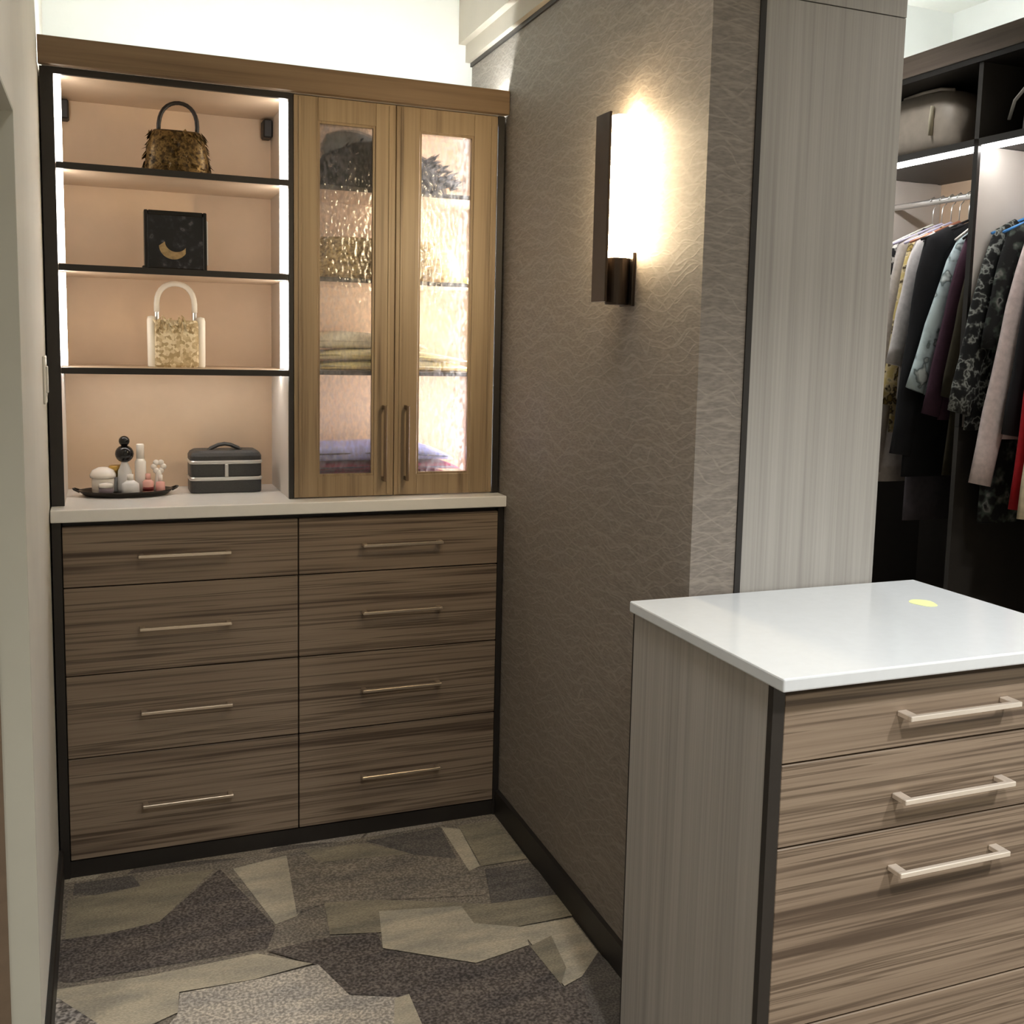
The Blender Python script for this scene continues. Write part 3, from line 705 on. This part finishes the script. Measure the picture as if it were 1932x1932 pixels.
folded('folded_knit', .890, .21, 1.0485, .215, .10, .026, 'maroon_knit', 'dark maroon folded knit under the periwinkle one', 'clothes', g4, droop=.4, seed=5, lid='navy_knit')
folded('folded_knit', .870, .21, 1.0765, .215, .10, .052, 'periwinkle', 'periwinkle blue folded garment on top of the maroon knit', 'clothes', g4, droop=.6, seed=6, lid='navy_knit')

# ================================================================ HANGING CLOSET ON THE RIGHT
XC = 2.63; XCB = 3.10
hc = thing('hanging_closet', (2.86, -.5, 0), 'dark built-in hanging closet with lit rods and upper cubbies at the right', 'closet')
YC0, YC1 = -1.62, .392
B((XC - .012, YC0, 2.338), (XC + .008, YC1, 2.407), .001).build('fascia', 'fascia_wood', hc)
B((XC - .008, YC0, 2.32), (XCB, YC1, 2.3375)).build('top_panel', 'black_laminate', hc)
B((XCB, YC0, 0), (XRW - .004, YC1, 1.20)).build('lower_back', 'espresso', hc)
B((XCB, YC0, 1.20), (XRW - .004, YC1, 2.07)).build('hanging_back', 'tan_panel', hc)
B((XCB, YC0, 2.07), (XRW - .004, YC1, 2.337)).build('cubby_back', 'black_laminate', hc)
for yc in (YC0 + .01, -.95, -.29, .38):
    B((XC, yc - .009, 2.092), (XCB - .001, yc + .009, 2.319)).build('cubby_divider', 'espresso', hc)
    B((XC + .012, yc - .009, 1.20), (XCB - .001, yc + .009, 2.068)).build('divider', 'light_laminate', hc)
    B((XC, yc - .0095, 1.20), (XC + .012, yc + .0095, 2.068)).build('edge_band', 'black_laminate', hc)
    B((XC, yc - .009, 0), (XCB - .001, yc + .009, 1.199)).build('lower_divider', 'espresso', hc)
B((XC, YC0, 0), (XCB - .002, YC1, .08)).build('plinth', 'black_laminate', hc)
for (ya, yb) in ((-.28, .37), (-.94, -.30), (YC0 + .02, -.96)):
    s = B((XC + .01, ya, 2.069), (XCB - .001, yb, 2.091)).build('shelf', 'espresso', hc)
    B((XC, ya, 2.069), (XC + .01, yb, 2.091)).build('edge_band', 'black_laminate', s)
    B((XC + .012, ya + .003, 2.056), (XC + .026, yb - .003, 2.0685)).build('light_strip', 'led_closet', hc)
    MB().tube([(2.88, ya + .0005, 1.967), (2.88, yb - .0005, 1.967)], .011, 12, flat=1.0).build('rod', 'chrome', hc)
    B((2.872, ya + .001, 1.98), (2.888, ya + .012, 2.0), .001).build('rod_bracket', 'bracket_black', hc)
B((XC + .03, YC0, 2.338), (XC + .045, YC1, 2.343)).build('uplight_strip', 'led_cove', hc)

plain('taupe_leather', srgb(176, 164, 150), .5, bump=.2, scale=30, var=.08)
plain('tab_cream', srgb(214, 206, 180), .5)
tb = thing('storage_bag', (2.79, .06, 2.0915), 'soft taupe leather bag in the upper cubby beside the tall cabinet', 'bag')
rs = []
for i in range(13):
    u = -1 + i / 6; y = .075 + .195 * u; e = (1 - abs(u) ** 5)
    r = []
    for k in range(20):
        a = 2 * PI * k / 20; c, s = math.cos(a), math.sin(a)
        hx = .10 * (.72 + .28 * e); top = .222 * (.7 + .3 * e) + .012 * u
        r.append((2.79 + hx * math.copysign(abs(c) ** .5, c) * (1 - .25 * max(0, s)), y, 2.092 + top * (.5 + .5 * math.copysign(abs(s) ** .6, s))))
    rs.append(r)
MB().rings(rs).build('body', 'taupe_leather', tb, smooth=True)
MB().tube([(2.688, -.02, 2.245), (2.684, -.022, 2.2), (2.686, -.02, 2.15)], [.008, .011, .009], 8, flat=.5).build('tab', 'tab_cream', tb, smooth=True)
MB().tube([(2.74, -.06, 2.295), (2.735, 0, 2.309), (2.735, .09, 2.312), (2.74, .18, 2.309)], .006, 8).build('handle', 'taupe_leather', tb, smooth=True)
plain('grey_canvas', srgb(150, 146, 140), .8, bump=.3, scale=120)
plain('white_strap', srgb(232, 230, 224), .6)
sb = thing('tote_bag', (2.82, -.48, 2.0915), 'grey canvas tote with white straps in the cubby at the right edge', 'bag')
rbox(MB(), 2.82, -.48, 2.092, [(.09, .12, 0), (.1, .13, .01), (.095, .125, .14), (.08, .11, .15)], 28, 5).build('body', 'grey_canvas', sb, smooth=True)
for dx in (-.085, .085):
    MB().tube([(2.82 + dx, -.54, 2.215), (2.81 + dx, -.535, 2.275), (2.80 + dx, -.48, 2.30), (2.81 + dx, -.41, 2.265), (2.79 + dx, -.358, 2.20), (2.80 + dx, -.33, 2.15)], .007, 8, flat=.5).build('strap', 'white_strap', sb, smooth=True)

# ---- garments
def cloth_mat(name, base, **k): plain(name, base, .9, bump=.25, scale=60, var=.12, **k)
RODX, RODZ = 2.88, 1.967
def garment(y, name, label, cat, mat, L_body, sl_len, w=.195, hemw=None, sleeve_r=.042, smat=None, neck=1.872, hangmat='white_plastic', front=.0, thick=.014):
    t = thing(name, (RODX, y, neck - L_body), label, cat, 'clothes on the closet rod')
    hemw = hemw or w * 1.08
    rs = []; n = 28; rows = 16
    sd = random.Random(int((y + 3) * 1000)); ph = sd.uniform(0, 6)
    for j in range(rows + 1):
        v = j / rows; z = neck - L_body * v
        if v < .12: hw = .045 + (w * .72 - .045) * (v / .12) ** .8
        else: hw = w * .72 + (w * .28) * min(1, (v - .12) / .3) ** .6 + (hemw - w) * (v - .12) / .88
        if v < .12: z = neck - .075 * (v / .12)
        else: z = neck - .075 - (L_body - .075) * (v - .12) / .88
        r = []
        for k in range(n):
            a = 2 * PI * k / n; c, s = math.cos(a), math.sin(a)
            fold = .35 * math.sin(5 * c * 2.2 + ph + 1.5 * v) * v
            r.append((RODX + hw * c, y + (thick * (.5 + .5 * v)) * (math.copysign(abs(s) ** .6, s) + fold * .6), z))
        rs.append(r)
    MB().rings(rs).build('body', mat, t, smooth=True)
    for sg in (-1, 1):
        x0 = RODX + sg * (w - .02)
        pts = [(x0 - sg * w * .45, y, neck - .045)]
        for q in range(8):
            tq = q / 7
            pts.append((x0 - sg * w * .18 + sg * (w * .18 + .036 + front) * tq ** .85, y, neck - .085 - sl_len * tq))
        rr = [sleeve_r * .6, sleeve_r * .92] + [sleeve_r * (1 - .1 * q / 6) * (1 + .05 * math.sin(q * 2.1 + ph)) for q in range(7)]
        MB().tube(pts, rr, 14, flat=.36).build('sleeve', smat or mat, t, smooth=True)
    h = thing('clothes_hanger', (RODX, y, neck - .05), 'hanger carrying the ' + label, 'hanger', 'hangers on the closet rod')
    MB().tube([(RODX, y, neck + .012), (RODX, y, neck + .05), (RODX + .003, y, neck + .072), (RODX + .016, y, neck + .084), (RODX + .016, y, neck + .1), (RODX, y, neck + .1115), (RODX - .013, y, neck + .104), (RODX - .0165, y, neck + .094)], .002, 6).build('hook', 'chrome', h, smooth=True)
    MB().tube([(RODX - w * .98, y, neck - .068), (RODX - .06, y, neck - .01), (RODX, y, neck + .014), (RODX + .06, y, neck - .01), (RODX + w * .98, y, neck - .068)], .0045, 6).build('bar', hangmat, h, smooth=True)
    return t
blotch('dot_print', [(.46, srgb(226, 222, 214)), (.5, srgb(30, 28, 30)), (.62, srgb(24, 22, 24)), (.66, srgb(220, 214, 206))], 26, .9)
blotch('leopard_print', [(.40, srgb(206, 184, 120)), (.52, srgb(222, 204, 160)), (.60, srgb(60, 46, 28)), (.72, srgb(170, 146, 84))], 34, .9)
blotch('blue_print', [(.42, srgb(206, 224, 226)), (.54, srgb(186, 204, 208)), (.6, srgb(96, 110, 112)), (.68, srgb(222, 232, 230))], 22, .9)
blotch('grey_floral', [(.44, srgb(16, 16, 17)), (.50, srgb(50, 52, 50)), (.56, srgb(150, 154, 148)), (.61, srgb(60, 62, 60)), (.70, srgb(24, 24, 24))], 34, .9)
blotch('green_floral', [(.48, srgb(18, 18, 18)), (.6, srgb(70, 80, 72)), (.68, srgb(120, 120, 116)), (.75, srgb(20, 20, 20))], 28, .9)
cloth_mat('black_cloth', srgb(20, 20, 24)); cloth_mat('ash_cloth', srgb(190, 182, 176)); cloth_mat('white_cloth', srgb(226, 220, 218))
cloth_mat('purple_cloth', srgb(66, 38, 54)); cloth_mat('olive_cloth', srgb(54, 48, 32)); cloth_mat('pink_cloth', srgb(214, 198, 194)); cloth_mat('red_cloth', srgb(168, 14, 26))
cloth_mat('sheer_grey', srgb(84, 78, 84)); cloth_mat('cream_cloth', srgb(222, 208, 176)); cloth_mat('slate_cloth', srgb(92, 98, 100)); cloth_mat('brown_cloth', srgb(84, 66, 56))
plain('blue_plastic', srgb(70, 140, 210), .4); plain('copper_plastic', srgb(206, 140, 116), .35, metal=.4); plain('velvet_black', srgb(22, 20, 22), .9); plain('lilac_plastic', srgb(206, 200, 226), .4)
garment(.160, 'blouse', 'white blouse with black blotches, deepest behind the tall cabinet', 'clothes', 'dot_print', .62, .30, hangmat='white_plastic')
garment(.115, 'cardigan', 'long ash-grey cardigan half hidden by the tall cabinet', 'clothes', 'ash_cloth', .90, .78, w=.21, front=.012, hangmat='lilac_plastic')
garment(.070, 'tunic', 'leopard print tunic next to the ash-grey cardigan', 'clothes', 'leopard_print', .72, .54, w=.2, smat='leopard_print', front=.005, hangmat='lilac_plastic')
garment(.030, 'shirt', 'white shirt hanging before the black coat', 'clothes', 'white_cloth', .60, .40, w=.21, front=.014, hangmat='copper_plastic')
garment(-.014, 'dress', 'dark sheer grey dress hanging lower than the black coat', 'clothes', 'sheer_grey', 1.02, .40, w=.19, smat='slate_cloth', hangmat='velvet_black')
garment(-.062, 'coat', 'long black coat on the closet rod', 'clothes', 'black_cloth', .86, .70, w=.245, sleeve_r=.052, front=.008, hangmat='velvet_black')
garment(-.112, 'blouse', 'pale blue printed blouse in front of the black coat', 'clothes', 'blue_print', .58, .48, w=.145, hemw=.235, front=.11, hangmat='white_plastic')
garment(-.158, 'jacket', 'plum purple jacket right of the pale blue blouse', 'clothes', 'purple_cloth', .66, .56, w=.155, hemw=.21, front=.07, hangmat='velvet_black')
garment(-.202, 'shirt_dress', 'dark olive shirt dress right of the plum jacket', 'clothes', 'olive_cloth', .84, .50, w=.15, hemw=.215, front=.04, hangmat='velvet_black')
garment(-.245, 'vest', 'brown knit vest next to the closet divider', 'clothes', 'brown_cloth', .50, .26, w=.14, hangmat='velvet_black')
garment(-.330, 'tunic', 'black tunic with grey flowers just right of the closet divider', 'clothes', 'grey_floral', .68, .54, w=.205, hemw=.26, sleeve_r=.055, front=.06, hangmat='blue_plastic')
garment(-.376, 'dress', 'black dress with green flowers showing below the pink blouse', 'clothes', 'green_floral', .97, .34, w=.205, hangmat='blue_plastic')
garment(-.424, 'blouse', 'pale pink long-sleeved blouse beside the red dress', 'clothes', 'pink_cloth', .70, .755, w=.155, hemw=.2, sleeve_r=.05, front=.10, hangmat='blue_plastic')
garment(-.470, 'jacket', 'black jacket between the pink blouse and the red dress', 'clothes', 'black_cloth', .68, .60, w=.16, front=.03, hangmat='copper_plastic')
garment(-.530, 'dress', 'bright red dress at the right edge of the picture', 'clothes', 'red_cloth', .93, .82, w=.18, sleeve_r=.05, front=.012, hangmat='copper_plastic')
garment(-.578, 'dress', 'cream dress beside the red one at the right edge', 'clothes', 'cream_cloth', 1.02, .84, w=.205, front=.01, hangmat='copper_plastic')
